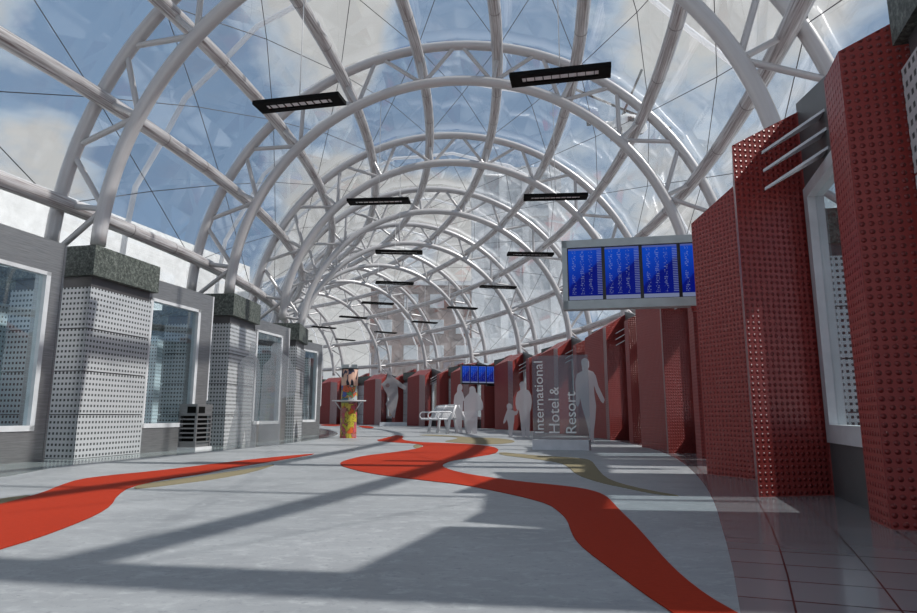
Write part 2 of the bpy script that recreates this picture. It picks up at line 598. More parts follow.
# ------------------------------------------------------------------ camera
F_PX = 631.586
PITCH = .1702
CAMZ = .125 * S
cam = D.cameras.new('camera'); cam.sensor_width = 36; cam.sensor_fit = 'HORIZONTAL'
cam.lens = F_PX / 917 * 36; cam.clip_start = .05; cam.clip_end = 1000
co = D.objects.new('camera', cam); COL.objects.link(co)
co.location = (0, 0, CAMZ); co.rotation_euler = (math.pi / 2 + PITCH, 0, 0)
SC.camera = co


def on_floor(x, y, z=0.0):
    """the floor point seen at a spot of the photograph (used to survey the floor inlays)"""
    u = (x - 458.5) / F_PX; v = -(y - 306.5) / F_PX
    d = Vector((u, math.cos(PITCH) - v * math.sin(PITCH), math.sin(PITCH) + v * math.cos(PITCH)))
    t = (z - CAMZ) / d.z
    return Vector((d.x * t, d.y * t, z))


# carpet inlays, surveyed outlines
INLAYS = [
    ('red_carpet', 'wide orange red carpet ribbon snaking from the right foreground to the bench', [
        (374, 440.7), (386, 438), (396.5, 435), (404, 436.3), (401, 440), (418, 442.3), (442, 443), (472.7, 444.4), (492, 446.6), (498, 449), (498.5, 451), (494.5, 454), (472.6, 457.5), (451, 461), (443.5, 464), (442.3, 466), (445.4, 468.5), (459.6, 472.8), (483.6, 477), (528, 482.8), (560, 485.8), (582, 488.6), (598, 492.5), (606, 496.5), (611, 501), (620, 511), (633.5, 524), (648, 540), (663.5, 558.5), (683, 578), (709, 598), (735.5, 613), (830, 668), (745, 668), (672, 613), (644, 594.5), (604.7, 565), (590, 554), (580, 545.4), (574, 538), (570, 529), (567.5, 521), (561, 513.5), (549, 504.5), (526, 498), (500, 492.2), (461.8, 484.8), (429, 481.2), (385.4, 476), (363.6, 472.3), (348.4, 468.4), (341, 466), (340, 463), (346, 460.3), (363.6, 456), (392, 452.7), (413.8, 449.5), (422, 447.3), (424, 445.6), (416, 443.8), (392, 442.4)]),
    ('red_carpet', 'orange red carpet ribbon widening to the left edge of the floor', [
        (322, 453.2), (288, 456), (252, 459.6), (216, 463.8), (180, 468.4), (144, 472.4), (108, 475.8), (79, 479.6), (59.4, 486), (43, 493), (18, 500), (0, 504.6), (-90, 524), (-130, 590), (0, 549.8), (36, 539), (72, 525.6), (97, 515), (111.6, 505.5), (117, 495.8), (129.6, 487.3), (162, 479.9), (201.5, 474.2), (234, 467.6), (273.5, 461.5)]),
    ('red_carpet', 'small orange red carpet patch on floor left of the painted totem', [(319, 424.8), (330, 424.2), (341, 424.4), (341, 425.9), (325, 426.2)]),
    ('red_carpet', 'small orange red carpet patch on floor right of the painted totem', [(357, 425.8), (366, 425.8), (374.5, 427), (372, 428.6), (364, 428.1)]),
    ('tan_carpet', 'tan carpet blob on floor in front of the white bench', [
        (416, 435.3), (429, 434.4), (455, 435.9), (470, 437.6), (494.5, 438), (510, 439.6), (516, 441.6), (509.7, 443.3), (494.5, 444.3), (478, 444.3), (456, 442.7), (442, 441.6), (455, 439.4), (459, 437.6), (440, 436.2)]),
    ('tan_carpet', 'tan carpet ribbon tapering to a thin point before the glass sign', [
        (499, 452), (528, 455), (552, 456.4), (583, 458.6), (591.6, 460.7), (597.6, 469), (605, 477.5), (619, 483.5), (648, 490.5), (686, 497), (657.5, 494.8), (624, 487.9), (600, 483), (576, 474.8), (568.8, 467.2), (559, 462.4), (528, 458.3), (499.5, 455)]),
    ('tan_carpet', 'thin tan carpet sliver beside the left orange red ribbon', [
        (280, 463.3), (252, 468.6), (216, 474), (180, 479.3), (138, 485), (132, 489.5), (150, 487.7), (180, 484), (216, 479.2), (252, 472.6)]),
    ('tan_carpet', 'tan carpet corner at the left edge above the orange red ribbon', [
        (34, 494.7), (0, 499), (-40, 507), (-40, 513), (0, 504.4), (18, 500)]),
    ('tan_carpet', 'tiny tan carpet patch tucked into the bend of the winding ribbon', [(412.5, 446.4), (416, 444.2), (422, 445.6), (421.5, 447.2), (416, 448.8)]),
]
for mat, lab, px in INLAYS:
    z0 = .003 if 'red' in mat else .002
    pts = [on_floor(*p) for p in px]
    # round the outline
    out = []
    n = len(pts)
    for k in range(n):
        a, b = pts[k], pts[(k + 1) % n]
        out += [a * .75 + b * .25, a * .25 + b * .75]
    b = MB()
    b.slab([(p.x, p.y) for p in out], Matrix(((1, 0, 0, 0), (0, 0, 1, 0), (0, 1, 0, z0), (0, 0, 0, 1))), .004)
    tag(b.build('carpet_inlay', MT[mat]), lab, 'carpet', 'carpet inlays in the floor')

# ------------------------------------------------------------------ roof: arches
RT_IN, RT_OUT, RW = .0220 * S, .0212 * S, .0095 * S
PE = 1.545


def arch_name(i):
    if i < 0:
        return 'white steel truss arch nearest overhead, above the camera'
    if i == 0:
        return 'white steel truss arch at front, landing on the left column nearest us'
    return 'white steel truss arch, %s along the hall from the nearest full one' % ORD[i]


proto = None
for i in range(NA, NB + 1):
    if proto is None:
        root = empty('truss_arch', (0, 0, 0))
        lo, hi = -PE, PE
        for nm, r, rt, sg in (('inner_chord', 1.0, RT_IN, 16), ('outer_chord', ROUT, RT_OUT, 14)):
            b = MB()
            b.tube([LT(0, lo + (hi - lo) * k / 72, r) for k in range(73)], rt, sg)
            b.build(nm, MT['tube'], root)
        for k in range(-5, 5):
            b = MB(); b.tube([LT(0, phi(k), 1.0), LT(0, phi(k), ROUT)], RW, 8, False)
            b.build('strut', MT['tube'], root)
            for d in (-.5, .5):
                b = MB(); b.tube([LT(0, phi(k), 1.0), LT(0, phi(k + d) + (-.012 if d > 0 else .012), ROUT)], RW, 8, False)
                b.build('web_brace', MT['tube'], root)
        proto = root; o = root
    else:
        o = copy_tree(proto)
    w = W(i, 0)
    o.location = (w.x, w.y, RISE * i * S); o.rotation_euler = (0, 0, ang(i))
    tag(o, arch_name(i), 'arch', 'truss arches of the vault')

# purlins
PN = ['lowest purlin tube along the left springing of the glass vault', 'second purlin tube up from the left springing of the vault',
      'third purlin tube up from the left springing of the vault', 'fourth purlin tube up from the left, high on the vault',
      'purlin tube just left of the vault crown', 'purlin tube just right of the vault crown',
      'fourth purlin tube up from the right, high on the vault', 'third purlin tube up from the right springing of the vault',
      'second purlin tube up from the right springing of the vault', 'lowest purlin tube along the right springing of the glass vault']
RP = .0255 * S
for n_, k in enumerate(range(-5, 5)):
    r = ROUT - .0225 - .022
    b = MB(); M_ = (NB - NA) * 6
    b.tube([WT(NA + (NB - NA) * j / M_, phi(k), r) for j in range(M_ + 1)], RP, 14)
    o = b.build('purlin', MT['purlin'])
    tag(o, 'grey steel ' + PN[n_], 'purlin', 'purlins of the vault')
    for i in range(0, 6):
        for fr in (.34, .66):
            c = MB()
            c.tube([WT(i + fr - .0022, phi(k), r), WT(i + fr + .0022, phi(k), r)], RP * 1.025, 14)
            c.build('joint_collar', MT['collar'], o)

# cross bracing cables
proto = None
for i in range(NA, NB):
    if proto is None:
        root = empty('bracing_cables', (0, 0, 0))
        for k in range(-5, 4):
            for a, c in ((0, 1), (1, 0)):
                b = MB(); b.tube([LT(a, phi(k), ROUT + .012), LT(.5, phi(k + .5), ROUT + .016), LT(c, phi(k + 1), ROUT + .012)], .0016 * S, 5, False)
                b.build('cable', MT['cable'], root)
        proto = root; o = root
    else:
        o = copy_tree(proto)
    w = W(i, 0); o.location = (w.x, w.y, RISE * i * S); o.rotation_euler = (0, 0, ang(i))
    lab = 'thin dark crossed cables bracing the bay overhead nearest the camera' if i < 0 else 'thin dark crossed cables bracing the %s vault bay along the hall' % ORD[i]
    tag(o, lab, 'cable', 'bracing cables of the vault')

# glazing: folded panes between the arches, with a frosted seam along every fold
ks = [x / 2 for x in range(-10, 9)]


def skin(i, which):
    """profile of the glass skin at bay position i; which = 0 at an arch, 1 at the fold"""
    pr = []
    r0 = 1.21 if not which else 1.245
    L = W(i, -r0); Rr = W(i, r0)
    pr.append(Vector((L.x, L.y, .56 * S))); pr.append(Vector((L.x, L.y, (ZC - .02) * S)))
    for k in ks:
        bulge = (.02 if (k * 2) % 2 else 0.0) if which else 0.0
        pr.append(WT(i, phi(k), r0 + bulge))
    pr.append(Vector((Rr.x, Rr.y, (ZC - .02) * S))); pr.append(Vector((Rr.x, Rr.y, .56 * S)))
    return pr


b = MB()
for i in range(NA - 1, NB + 1):
    for h in (0, 1):
        p = skin(i + .5 * h, h); q = skin(i + .5 * h + .5, 1 - h)
        for m in range(len(p) - 1):
            b.face([p[m], p[m + 1], q[m + 1], q[m]])
b.build('ceiling', MT['glass'], None, 'structure')
for i in range(NA, NB):
    b = MB()
    b.tube(skin(i + .5, 1)[1:-1], .0105 * S, 6)
    o = b.build('glazing_seam', MT['seam'])
    lab = 'frosted white seam folding the glass above the nearest bay' if i < 0 else 'frosted white seam folding the glass of the %s vault bay' % ORD[i]
    tag(o, lab, 'glazing seam', 'frosted seams of the glazing')

# ------------------------------------------------------------------ hanging lamps
proto = None
LW, LL, LH = .064 * S, .276 * S, .006 * S
LN = ['nearest', 'second', 'third', 'fourth', 'fifth', 'sixth', 'seventh', 'eighth']
for i in range(0, 8):
    for side, off in (('left', -.34), ('right', .44)):
        if proto is None:
            root = empty('hanging_lamp', (0, 0, 0))
            b = MB()
            t_ = .006 * S
            b.box((0, 0, LH / 2 + t_), (LL, LW, LH))
            for sy in (-1, 1):
                b.box((0, sy * LW * .36, t_ / 2), (LL, LW * .28, t_))
            for sx in (-1, 1):
                b.box((sx * LL * .44, 0, t_ / 2), (LL * .12, LW * .44, t_))
            b.build('housing', MT['black'], root)
            b = MB(); b.box((0, 0, t_ * .8), (LL * .76, LW * .36, t_ * .3))
            b.build('reflector', MT['lamp'], root)
            for q in range(9):
                b = MB()
                b.box((-LL * .38 + LL * .76 * (q + .5) / 9, 0, t_ * .45), (.008, LW * .40, t_ * .6))
                b.build('louvre', MT['black'], root)
            b = MB()
            b.tube([(0, 0, LH), (0, 0, LH + .50 * S)], .006, 6)
            b.build('suspension_cord', MT['white_cable'], root)
            proto = root; o = root
        else:
            o = copy_tree(proto)
        z = 1.05 + RISE * i
        w = W(i, off, z)
        o.location = w; o.rotation_euler = (0, 0, ang(i))
        tag(o, '%s black hanging lamp of the %s row under the vault' % (LN[i], side), 'lamp', 'hanging lamps in the %s row' % side)

# ------------------------------------------------------------------ right side pods
RIGHT_S = [-.525, .56, 1.60, 2.62, 3.62, 4.62, 5.62, 6.62, 7.62, 8.62]


def quad_pts(*p):
    return [XY(*q) for q in p]


def slope_z(off):
    return (.575 + (off - .76) * .62) * S


def names(n):
    return 'closest to the camera' if n == 0 else '%s from the near end of the right wall' % ORD[n]


for n, s in enumerate(RIGHT_S):
    # studded pod: angled face, perforated return, radial face
    P = [(s + .375, .745), (s + .20, .80), (s, .762), (s + .055, .88), (s + .055, .90), (s + .375, .90)]
    if n == 0:
        P[0] = (s + .372, .735); P[1] = (s + .275, .81)
    c = W(s + .2, .85)
    root = empty('clad_pod', c, 0, 'maroon studded wall pod, %s' % names(n), 'wall pod', 'maroon pods of the right wall')
    loc = lambda pts: [(x - c.x, y - c.y) for x, y in pts]
    ft = loc(quad_pts(*P)); zt = [slope_z(q[1]) for q in P]
    b = MB()
    order = list(range(6))
    ar = sum(ft[k][0] * ft[(k + 1) % 6][1] - ft[(k + 1) % 6][0] * ft[k][1] for k in range(6))
    if ar < 0:
        ft = ft[::-1]; zt = zt[::-1]; order = order[::-1]
    core = MB(); ret = MB(); f1 = MB(); f2 = MB()
    for k in range(6):
        m = (k + 1) % 6
        pr = {order[k], order[m]}
        tgt = f1 if pr == {0, 1} else ret if pr == {1, 2} else f2 if pr == {2, 3} else core
        a, d = ft[k], ft[m]
        L = math.hypot(d[0] - a[0], d[1] - a[1])
        tgt.face([(*a, 0), (*d, 0), (*d, zt[m]), (*a, zt[k])], [(0, 0), (L, 0), (L, zt[m]), (0, zt[k])])
    core.face([(*ft[k], zt[k]) for k in range(6)])
    core.build('pod_core', MT['red'], root)
    f1.build('angled_cladding', MT['red'], root)
    f2.build('end_cladding', MT['red'], root)
    r_ = ret.build('perforated_return', MT['perf_dark'], root); r_['label'] = 'dark perforated return panel'
    # grey wall bay with window and louvres
    i0, i1 = s + .06, s - .178
    c = W((i0 + i1) / 2, .89)
    root = empty('window_bay', c, 0, 'dark grey window bay, %s' % names(n), 'window bay', 'grey window bays of the right wall')
    loc = lambda pts: [(x - c.x, y - c.y) for x, y in pts]
    wa, wb = s + .05, s - .15
    zs, zh, zt = .082 * S, .505 * S, slope_z(.9)
    b = MB()
    def wall(b, ia, ib, z0, z1, oa=.882, ob=.896):
        b.prism(loc(quad_pts((ia, oa), (ib, oa), (ib, ob), (ia, ob))), z0, z1)
    wall(b, i0, i1, 0, zs)
    b.prism(loc(quad_pts((i0, .882), (i1, .882), (i1, .896), (i0, .896))), zh, [.668 * S, .605 * S, .605 * S, .668 * S])
    wall(b, i0, wa, zs, zh); wall(b, wb, i1, zs, zh)
    b.build('wall_panel', MT['grey_panel'], root)
    fr = MB()
    fw = .02
    wall(fr, wa, wb, zs, zs + .028 * S, .877, .902); wall(fr, wa, wb, zh - .02 * S, zh, .877, .902)
    wall(fr, wa, wa - fw, zs, zh, .877, .902); wall(fr, wb + fw, wb, zs, zh, .877, .902)
    fo = fr.build('window_frame', MT['white_frame'], root)
    gp = MB(); wall(gp, wa - fw, wb + fw, zs + .028 * S, zh - .02 * S, .889, .891)
    gp.build('pane', MT['pane'], fo)
    for q, z in enumerate((.533, .503, .473)):
        b = MB()
        z *= S
        up = .05 * S; th = .0022 * S
        b.prism(loc(quad_pts((s - .052, .885), (s - .058, .795), (s - .061, .795), (s - .085, .885))), [z - th + up, z - th, z - th, z - th + up], [z + th + up, z + th, z + th, z + th + up])
        b.build('louvre_blade', MT['white_metal'], root)
    # thin fin
    c = W(s - .2, .95)
    b = MB()
    f0 = .857 if n == 0 else .81
    fi = [(s - .176, f0), (s - .176, 1.12), (s - .245, 1.12), (s - .245, f0)]
    b.prism([(x - c.x, y - c.y) for x, y in quad_pts(*fi)], 0, [(.578 + (q[1] - f0) * .45) * S for q in fi])
    o = b.build('clad_fin', MT['red']); o.location = c
    tag(o, 'red studded fin wall beside window, %s' % names(n), 'fin wall', 'red fins of the right wall')


# ------------------------------------------------------------------ columns carrying the arches
def column(ic, off_face, side, label, half=.14, depth=.29, hang=.012, lift=0.0):
    """square column: perforated panels in four lifts, dark neck, granite cap"""
    da_ = half / (RC + off_face) / DA
    o0, o1 = off_face, off_face + side * depth
    c = W(ic, off_face + side * depth / 2)
    root = empty('perforated_column', c, 0, label, 'column', 'columns with granite caps')
    def foot(g):
        gi = g / RC / DA
        q = quad_pts((ic - da_ - gi, o0 - side * g), (ic + da_ + gi, o0 - side * g), (ic + da_ + gi, o1 + side * g), (ic - da_ - gi, o1 + side * g))
        return [(x - c.x, y - c.y) for x, y in q]
    b = MB(); b.prism(foot(-.008), .002, (.54 + lift) * S); b.build('core', MT['dark_steel'], root)
    nl = 4
    for k in range(nl):
        z0 = .004 + k * (.508 + lift) * S / nl
        b = MB(); b.prism(foot(0), z0, z0 + (.508 + lift) * S / nl - .014); b.build('perforated_panel', MT['perf'], root)
    b = MB(); b.prism(foot(hang), (.54 + lift) * S, (.632 + lift) * S); b.build('granite_cap', MT['granite'], root)


for n, ic in ((1, .11), (2, 1.04), (3, 2.08), (4, 3.05)):
    column(ic, (-.965, -.965, -.935, -.895, -.92)[n], -1, 'silver perforated column with green granite cap, %s along the left wall' % ORD[n - 1])
for n, s in enumerate(RIGHT_S):
    column(s - .373, .912, 1, 'pale granite capped column behind the red pods, %s' % names(n), half=.112, hang=.004, lift=.022)

# ------------------------------------------------------------------ left window portals
PORT = [(-.62, -.975, -.145, -1.0), (.26, -.975, .70, -.945), (1.25, -.955, 1.66, -.890), (2.30, -.93, 2.60, -.825), (3.2, -.96, 3.7, -.9)]
PNM = ['at the left edge of the photo', 'behind the louvred steel bin', 'third along the left wall', 'fourth along the left wall', 'farthest along the left wall']
for n, (ia, oa, ib, ob) in enumerate(PORT):
    A = Vector(XY(ia, oa)); B = Vector(XY(ib, ob))
    c = (A + B) / 2
    ux = (B - A); L = ux.length; ux.normalize()
    rz = math.atan2(ux.y, ux.x)
    root = empty('window_portal', (c.x, c.y, 0), rz, 'brushed steel portal with white framed window, ' + PNM[n], 'window portal', 'steel portals of the left wall')
    T = .05 * S
    H = (.618 if n == 0 else .592 if n == 1 else .575) * S
    x0, x1 = -L / 2, L / 2
    wz0, wz1 = .082 * S, .525 * S
    wx0 = x0 + L * (.30 if n == 0 else .04)
    wx1 = x1 - L * (.10 if n == 0 else .20)
    b = MB()
    R_ = lambda a, d: [(a, 0), (d, 0), (d, T), (a, T)]
    b.prism(R_(x0, x1), 0, wz0); b.prism(R_(x0, x1), wz1, H)
    b.prism(R_(x0, wx0), wz0, wz1); b.prism(R_(wx1, x1), wz0, wz1)
    b.build('steel_surround', MT['steel'], root)
    fw = .015 * S
    fr = MB()
    F_ = lambda a, d: [(a, -.012), (d, -.012), (d, .09), (a, .09)]
    fr.prism(F_(wx0, wx1), wz0, wz0 + fw); fr.prism(F_(wx0, wx1), wz1 - fw * .7, wz1)
    fr.prism(F_(wx0, wx0 + fw), wz0, wz1); fr.prism(F_(wx1 - fw, wx1), wz0, wz1)
    fo = fr.build('window_frame', MT['white_frame'], root)
    gp = MB(); gp.prism([(wx0 + fw, .035), (wx1 - fw, .035), (wx1 - fw, .043), (wx0 + fw, .043)], wz0 + fw, wz1 - fw * .7)
    gp.build('pane', MT['pane'], fo)
    e = MB(); e.prism([(x1, -.006), (x1 + .03, -.006), (x1 + .03, T), (x1, T)], .18 * S if n else 0, H)
    q = e.build('edge_trim', MT['white_frame'] if n else MT['steel'], root)
    if n == 0:
        jb = MB(); jb.prism([(x0, 0), (x0 + L * .30, 0), (x0 + L * .30, -.16), (x0, -.16)], 0, H)
        jb.build('side_jamb', MT['steel'], root)
    # perforated block standing outside, behind the window
    hit = c.copy()
    for _ in range(40):
        if math.hypot(hit.x / S - CX, hit.y / S - CY) - RC > -1.50:
            hit = hit * 1.01
    ic = (math.atan2(hit.y / S - CY, hit.x / S - CX) - A0) / DA
    cc = W(ic, -1.50)
    r2 = empty('outer_column', cc, ang(ic), 'bluish perforated block with granite band behind the window, ' + PNM[n], 'column', 'perforated blocks outside the left windows')
    b = MB(); b.prism([(-.22, -1.7), (.22, -1.7), (.22, 1.7), (-.22, 1.7)], -.02, .50 * S); b.build('perforated_screen', MT['perf_blue'], r2)
    b = MB(); b.prism([(-.28, -1.76), (.28, -1.76), (.28, 1.76), (-.28, 1.76)], .50 * S, .62 * S); b.build('granite_band', MT['granite'], r2)

# ------------------------------------------------------------------ louvred bin
c = W(.585, -.93)
root = empty('louvred_bin', c, ang(.585), 'small brushed steel louvred cabinet standing before the left window portal', 'cabinet')
w, d, h = .30, .46, .165 * S
b = MB(); b.box((0, 0, .04 + .07 / 2), (w - .04, d - .04, .07)); b.box((0, 0, h - .09), (w, d, .18))
b.box((-w / 2 + .01, 0, (h - .18) / 2 + .03), (.02, d, h - .22))
b.build('cabinet_body', MT['steel'], root)
for sx in (1, -1):
    for sy in (-1, 1):
        b = MB()
        b.box((sx * (w / 2 - .015), sy * (d / 2 - .015), h / 2 - .05), (.03, .03, h - .12))
        b.build('corner_post', MT['steel'], root)
b = MB(); b.box((0, 0, (h - .18) / 2 + .06), (w - .1, d - .1, h - .26)); b.build('inner_liner', MT['black'], root)
for k in range(6):
    b = MB()
    z = .12 + k * (h - .34) / 5.2
    for sx, sy, sz in ((w / 2 - .01, 0, (.02, d - .06, .022)), (0, -d / 2 + .01, (w - .06, .02, .022))):
        b.box((sx, sy, z), sz)
    b.build('slat', MT['steel'], root)
b = MB(); b.box((.06, -d / 2 - .003, h - .09), (.14, .008, .1)); b.box((w / 2 + .003, -.1, h - .09), (.008, .18, .1)); b.build('opening', MT['black'], root)
b = MB(); b.box((0, 0, .02), (w + .04, d + .04, .04)); b.build('base_plate', MT['white_metal'], root)

# ------------------------------------------------------------------ flight boards
for nm, ic, oa, ob, z0, z1, lab in (('flight_board', .1, .428, .845, .412, .607, 'large grey flight information board with four blue screens, near the right wall'),
                                    ('flight_board', 4.12, .475, .82, .402, .583, 'distant flight information board with four blue screens above the silhouettes')):
    A = Vector(XY(ic, oa)); B = Vector(XY(ic, ob))
    ux = B - A; L = ux.length
    root = empty(nm, (A.x, A.y, 0), math.atan2(ux.y, ux.x), lab, 'flight board', 'flight information boards')
    z0 *= S; z1 *= S
    b = MB()
    T = .12
    b.box((L / 2, T / 2 + .012, (z0 + z1) / 2), (L, T, z1 - z0))
    mx, mt, mb_ = .06, .09, .10
    if ic > 1:
        mx, mt, mb_ = .02, .04, .05
    for cx_, cz_, sx_, sz_ in ((mx / 2, (z0 + z1) / 2, mx, z1 - z0), (L / 2, z1 - mt / 2, L, mt), (L / 2, z0 + mb_ / 2, L, mb_)):
        b.box((cx_, -.006, cz_), (sx_, .05, sz_))
    b.build('casing', MT['board'] if ic < 1 else MT['black_gloss'], root)
    b = MB(); b.box((mx + (L - mx) / 2, .008, (z0 + mb_ + z1 - mt) / 2), (L - mx, .02, z1 - mt - z0 - mb_)); b.build('bezel', MT['black_gloss'], root)
    pitch = .425
    if ic > 1:
        pitch = (L - mx) / 4.25
    for k in range(4):
        xa = mx + .012 + k * pitch; xb = xa + pitch - (.038 if ic < 1 else .03)
        if xb > L:
            xb = L - .01
        b = MB()
        za, zb = z0 + mb_ + .01, z1 - mt - .01
        b.face([(xa, -.004, za), (xb, -.004, za), (xb, -.004, zb), (xa, -.004, zb)], [(0, 0), (1, 0), (1, 1), (0, 1)])
        b.face([(xa, -.004, zb), (xb, -.004, zb), (xb, .004, zb), (xa, .004, zb)], [(0, 0)] * 4)
        b.build('screen', MT['screen'], root)
    b = MB(); b.box((L + .05, .06, z0 - .025), (.78 if ic < 1 else .9, .08, .06)); b.box((L + .10, .06, z0 + .3), (.45, .07, .07)); b.build('wall_bracket', MT['red'] if ic < 1 else MT['black_gloss'], root)

# ------------------------------------------------------------------ glass sign
A = on_floor(533, 449.5); B = on_floor(589.5, 450.5)
ux = B - A; L = ux.length
root = empty('glass_sign', A, math.atan2(ux.y, ux.x), 'upright glass sign lettered International Hotel & Resort on a pale plinth', 'sign')
b = MB(); b.box((L / 2, .09, .075), (L, .26, .15)); b.build('plinth', MT['plinth'], root)
b = MB(); b.box((L / 2, .09, .15 + .66), (L + .02, .02, 1.32)); b.build('glass_panel', MT['sign_glass'], root)
for txt, xb, ln in (('International', .160, 1.13), ('Hotel', .40, .53), ('&', .40, .125), ('Resort', .655, .64)):
    cu = D.curves.new('lettering', 'FONT'); cu.body = txt; cu.size = .23; cu.extrude = .002
    o = D.objects.new('lettering', cu); COL.objects.link(o)
    o.parent = root
    cu.materials.append(MT['text'])
    bpy.context.view_layer.update()
    o.rotation_euler = (0, -math.pi / 2, 0)
    o.matrix_local = Matrix.Translation((xb * L / .85, .074, .235 + (.605 if txt == '&' else 0))) @ Matrix(((0, -1, 0, 0), (0, 0, -1, 0), (1, 0, 0, 0), (0, 0, 0, 1)))
    sx = ln / max(.01, o.dimensions.x)
    o.scale = (sx, sx * .98 if txt != 'International' else .9, 1)
    bpy.context.view_layer.update()
    me = D.meshes.new_from_object(o.evaluated_get(bpy.context.evaluated_depsgraph_get()))
    mo = D.objects.new('lettering', me); COL.objects.link(mo)
    mo.parent = root; mo.matrix_local = o.matrix_local.copy()
    D.objects.remove(o); o = mo; o.name = 'lettering'
    o['label'] = 'white vertical lettering reading ' + txt

# ------------------------------------------------------------------ silhouettes
def cutout(name, base_px, scale_px, outline, dist, label, mat, group, rz=0.0):
    """outline in small units (x right, y down), standing on the floor at base; dist = metres from the camera along the hall"""
    bx, by = base_px
    u = (bx - 458.5) / F_PX
    v = -(by - 306.5) / F_PX
    dy = math.cos(PITCH) - v * math.sin(PITCH)
    loc = Vector((u / dy * dist, dist, 0))
    k = dist / dy / F_PX * scale_px
    ymax = max(p[1] for p in outline)
    pts = [((x - outline[0][0]) * k, (ymax - y) * k + .002) for x, y in outline[1:]]
    b = MB(); b.slab(pts, Matrix.Identity(4), .012)
    o = b.build(name, MT[mat]); o.location = loc; o.rotation_euler = (0, 0, rz)
    tag(o, label, 'silhouette', group)
    return o


G = 'translucent standing figures'
# first point of every outline = local x of the base pixel
cutout('person_silhouette', (459, 430), 1 / 7.667, [(69, 0), (62, 235), (70, 229), (80, 228), (92, 234), (97, 246), (96, 262), (88, 278), (98, 292), (105, 318), (112, 342), (108, 356), (100, 358), (98, 420), (94, 480), (90, 560), (96, 603), (72, 603), (68, 540), (64, 603), (46, 600), (47, 480), (36, 440), (28, 410), (29, 350), (35, 312), (54, 288), (54, 262)],
       4.42 * S, 'translucent grey cutout of standing person at left, facing the broad figure', 'silhouette', G)
cutout('person_silhouette', (471.5, 430), 1 / 7.667, [(165, 0), (150, 255), (158, 246), (172, 243), (188, 248), (197, 262), (200, 288), (220, 300), (236, 330), (252, 365), (256, 400), (250, 424), (215, 430), (210, 500), (206, 603), (172, 603), (168, 560), (160, 603), (126, 603), (120, 520), (106, 440), (107, 360), (118, 325), (145, 300), (150, 280)],
       4.38 * S, 'translucent grey cutout of broad person carrying a bag, seen from behind', 'silhouette', G)
cutout('person_silhouette', (510.5, 431), 1 / 7.667, [(466, 0), (438, 380), (443, 367), (458, 357), (473, 363), (482, 377), (482, 393), (474, 405), (490, 415), (508, 420), (520, 412), (526, 424), (516, 446), (498, 450), (495, 500), (485, 545), (478, 612), (464, 612), (463, 560), (460, 612), (452, 612), (450, 530), (440, 480), (426, 505), (414, 516), (412, 500), (422, 462), (436, 425), (444, 408)],
       3.75 * S, 'translucent grey cutout of a small child reaching up a hand', 'silhouette', G)
cutout('person_silhouette', (525, 432), 1 / 7.667, [(575, 0), (538, 205), (548, 189), (562, 183), (580, 189), (590, 206), (590, 226), (582, 243), (610, 256), (628, 290), (632, 340), (626, 390), (616, 420), (614, 500), (606, 612), (586, 612), (580, 530), (576, 612), (554, 612), (546, 540), (540, 460), (530, 400), (524, 412), (512, 394), (506, 360), (508, 310), (520, 268), (546, 250)],
       3.62 * S, 'translucent grey cutout of an adult holding the hand of a child', 'silhouette', G)
cutout('person_silhouette', (591, 442), 1 / 5.107, [(362, 0), (325, 118), (330, 105), (343, 98), (357, 103), (366, 118), (366, 142), (358, 160), (385, 170), (398, 190), (410, 245), (428, 285), (440, 315), (432, 334), (420, 322), (398, 275), (386, 235), (388, 290), (395, 345), (388, 415), (379, 475), (377, 528), (356, 530), (352, 475), (342, 425), (322, 352), (313, 300), (309, 335), (300, 350), (290, 340), (292, 290), (292, 220), (300, 182), (330, 165), (328, 140)],
       2.98 * S, 'translucent grey cutout of a large walking man behind the glass sign', 'silhouette', G)
cutout('person_silhouette', (244, 445), 1 / 4.72, [(160, 0), (165, 92), (178, 84), (192, 90), (198, 110), (194, 135), (186, 150), (205, 165), (216, 210), (222, 300), (219, 400), (215, 470), (213, 588), (165, 588), (160, 500), (150, 588), (78, 588), (92, 490), (110, 400), (115, 300), (112, 215), (128, 170), (160, 150), (162, 120)],
       2.50 * S, 'pale translucent cutout figure before the second perforated column on the left', 'silhouette_pale', G)
cutout('person_silhouette', (268, 445), 1 / 4.72, [(274, 0), (264, 130), (272, 106), (290, 95), (308, 100), (318, 120), (322, 150), (345, 165), (362, 182), (370, 205), (390, 228), (398, 255), (396, 320), (388, 352), (350, 360), (328, 366), (326, 590), (226, 590), (228, 400), (232, 210), (246, 190), (262, 180), (268, 160)],
       2.60 * S, 'pale translucent cutout figure with backpack before the third left window portal', 'silhouette_pale', G)

# ------------------------------------------------------------------ painted totem
c = on_floor(348, 438)
root = empty('painted_totem', c, 0, 'round totem painted with bright graffiti and a portrait, with white shelf', 'totem')
R = .192
b = MB(); b.lathe([(0, 0), (R, 0), (R, 1.22), (0, 1.22)], seg=32); b.build('painted_drum', MT['graffiti'], root)
b = MB(); b.lathe([(0, 1.22), (R + .003, 1.22), (R + .003, 1.60), (0, 1.60)], seg=32); o = b.build('portrait_band', MT['portrait'], root); o['label'] = 'dark printed band with pale face shapes'
b = MB(); b.lathe([(0, 1.60), (R + .004, 1.60), (R + .004, 1.625), (0, 1.625)], seg=32); b.build('black_rim', MT['black'], root)
b = MB(); b.lathe([(R, .84), (.40, .855), (.40, .875), (R, .875)], seg=36); b.build('shelf', MT['white_metal'], root)
b = MB()
for a in (math.pi * 1.02, -math.pi * .1, math.pi * .5):
    b.tube([(R * math.cos(a), R * math.sin(a), .66), (.33 * math.cos(a), .33 * math.sin(a), .85)], .014, 6)
b.build('shelf_bracket', MT['white_metal'], root)
b = MB()
for dx in (-.12, .1):
    b.box((dx, .03, 1.675), (.18 if dx < 0 else .14, .05, .1))
b.build('top_plate', MT['board'], root)

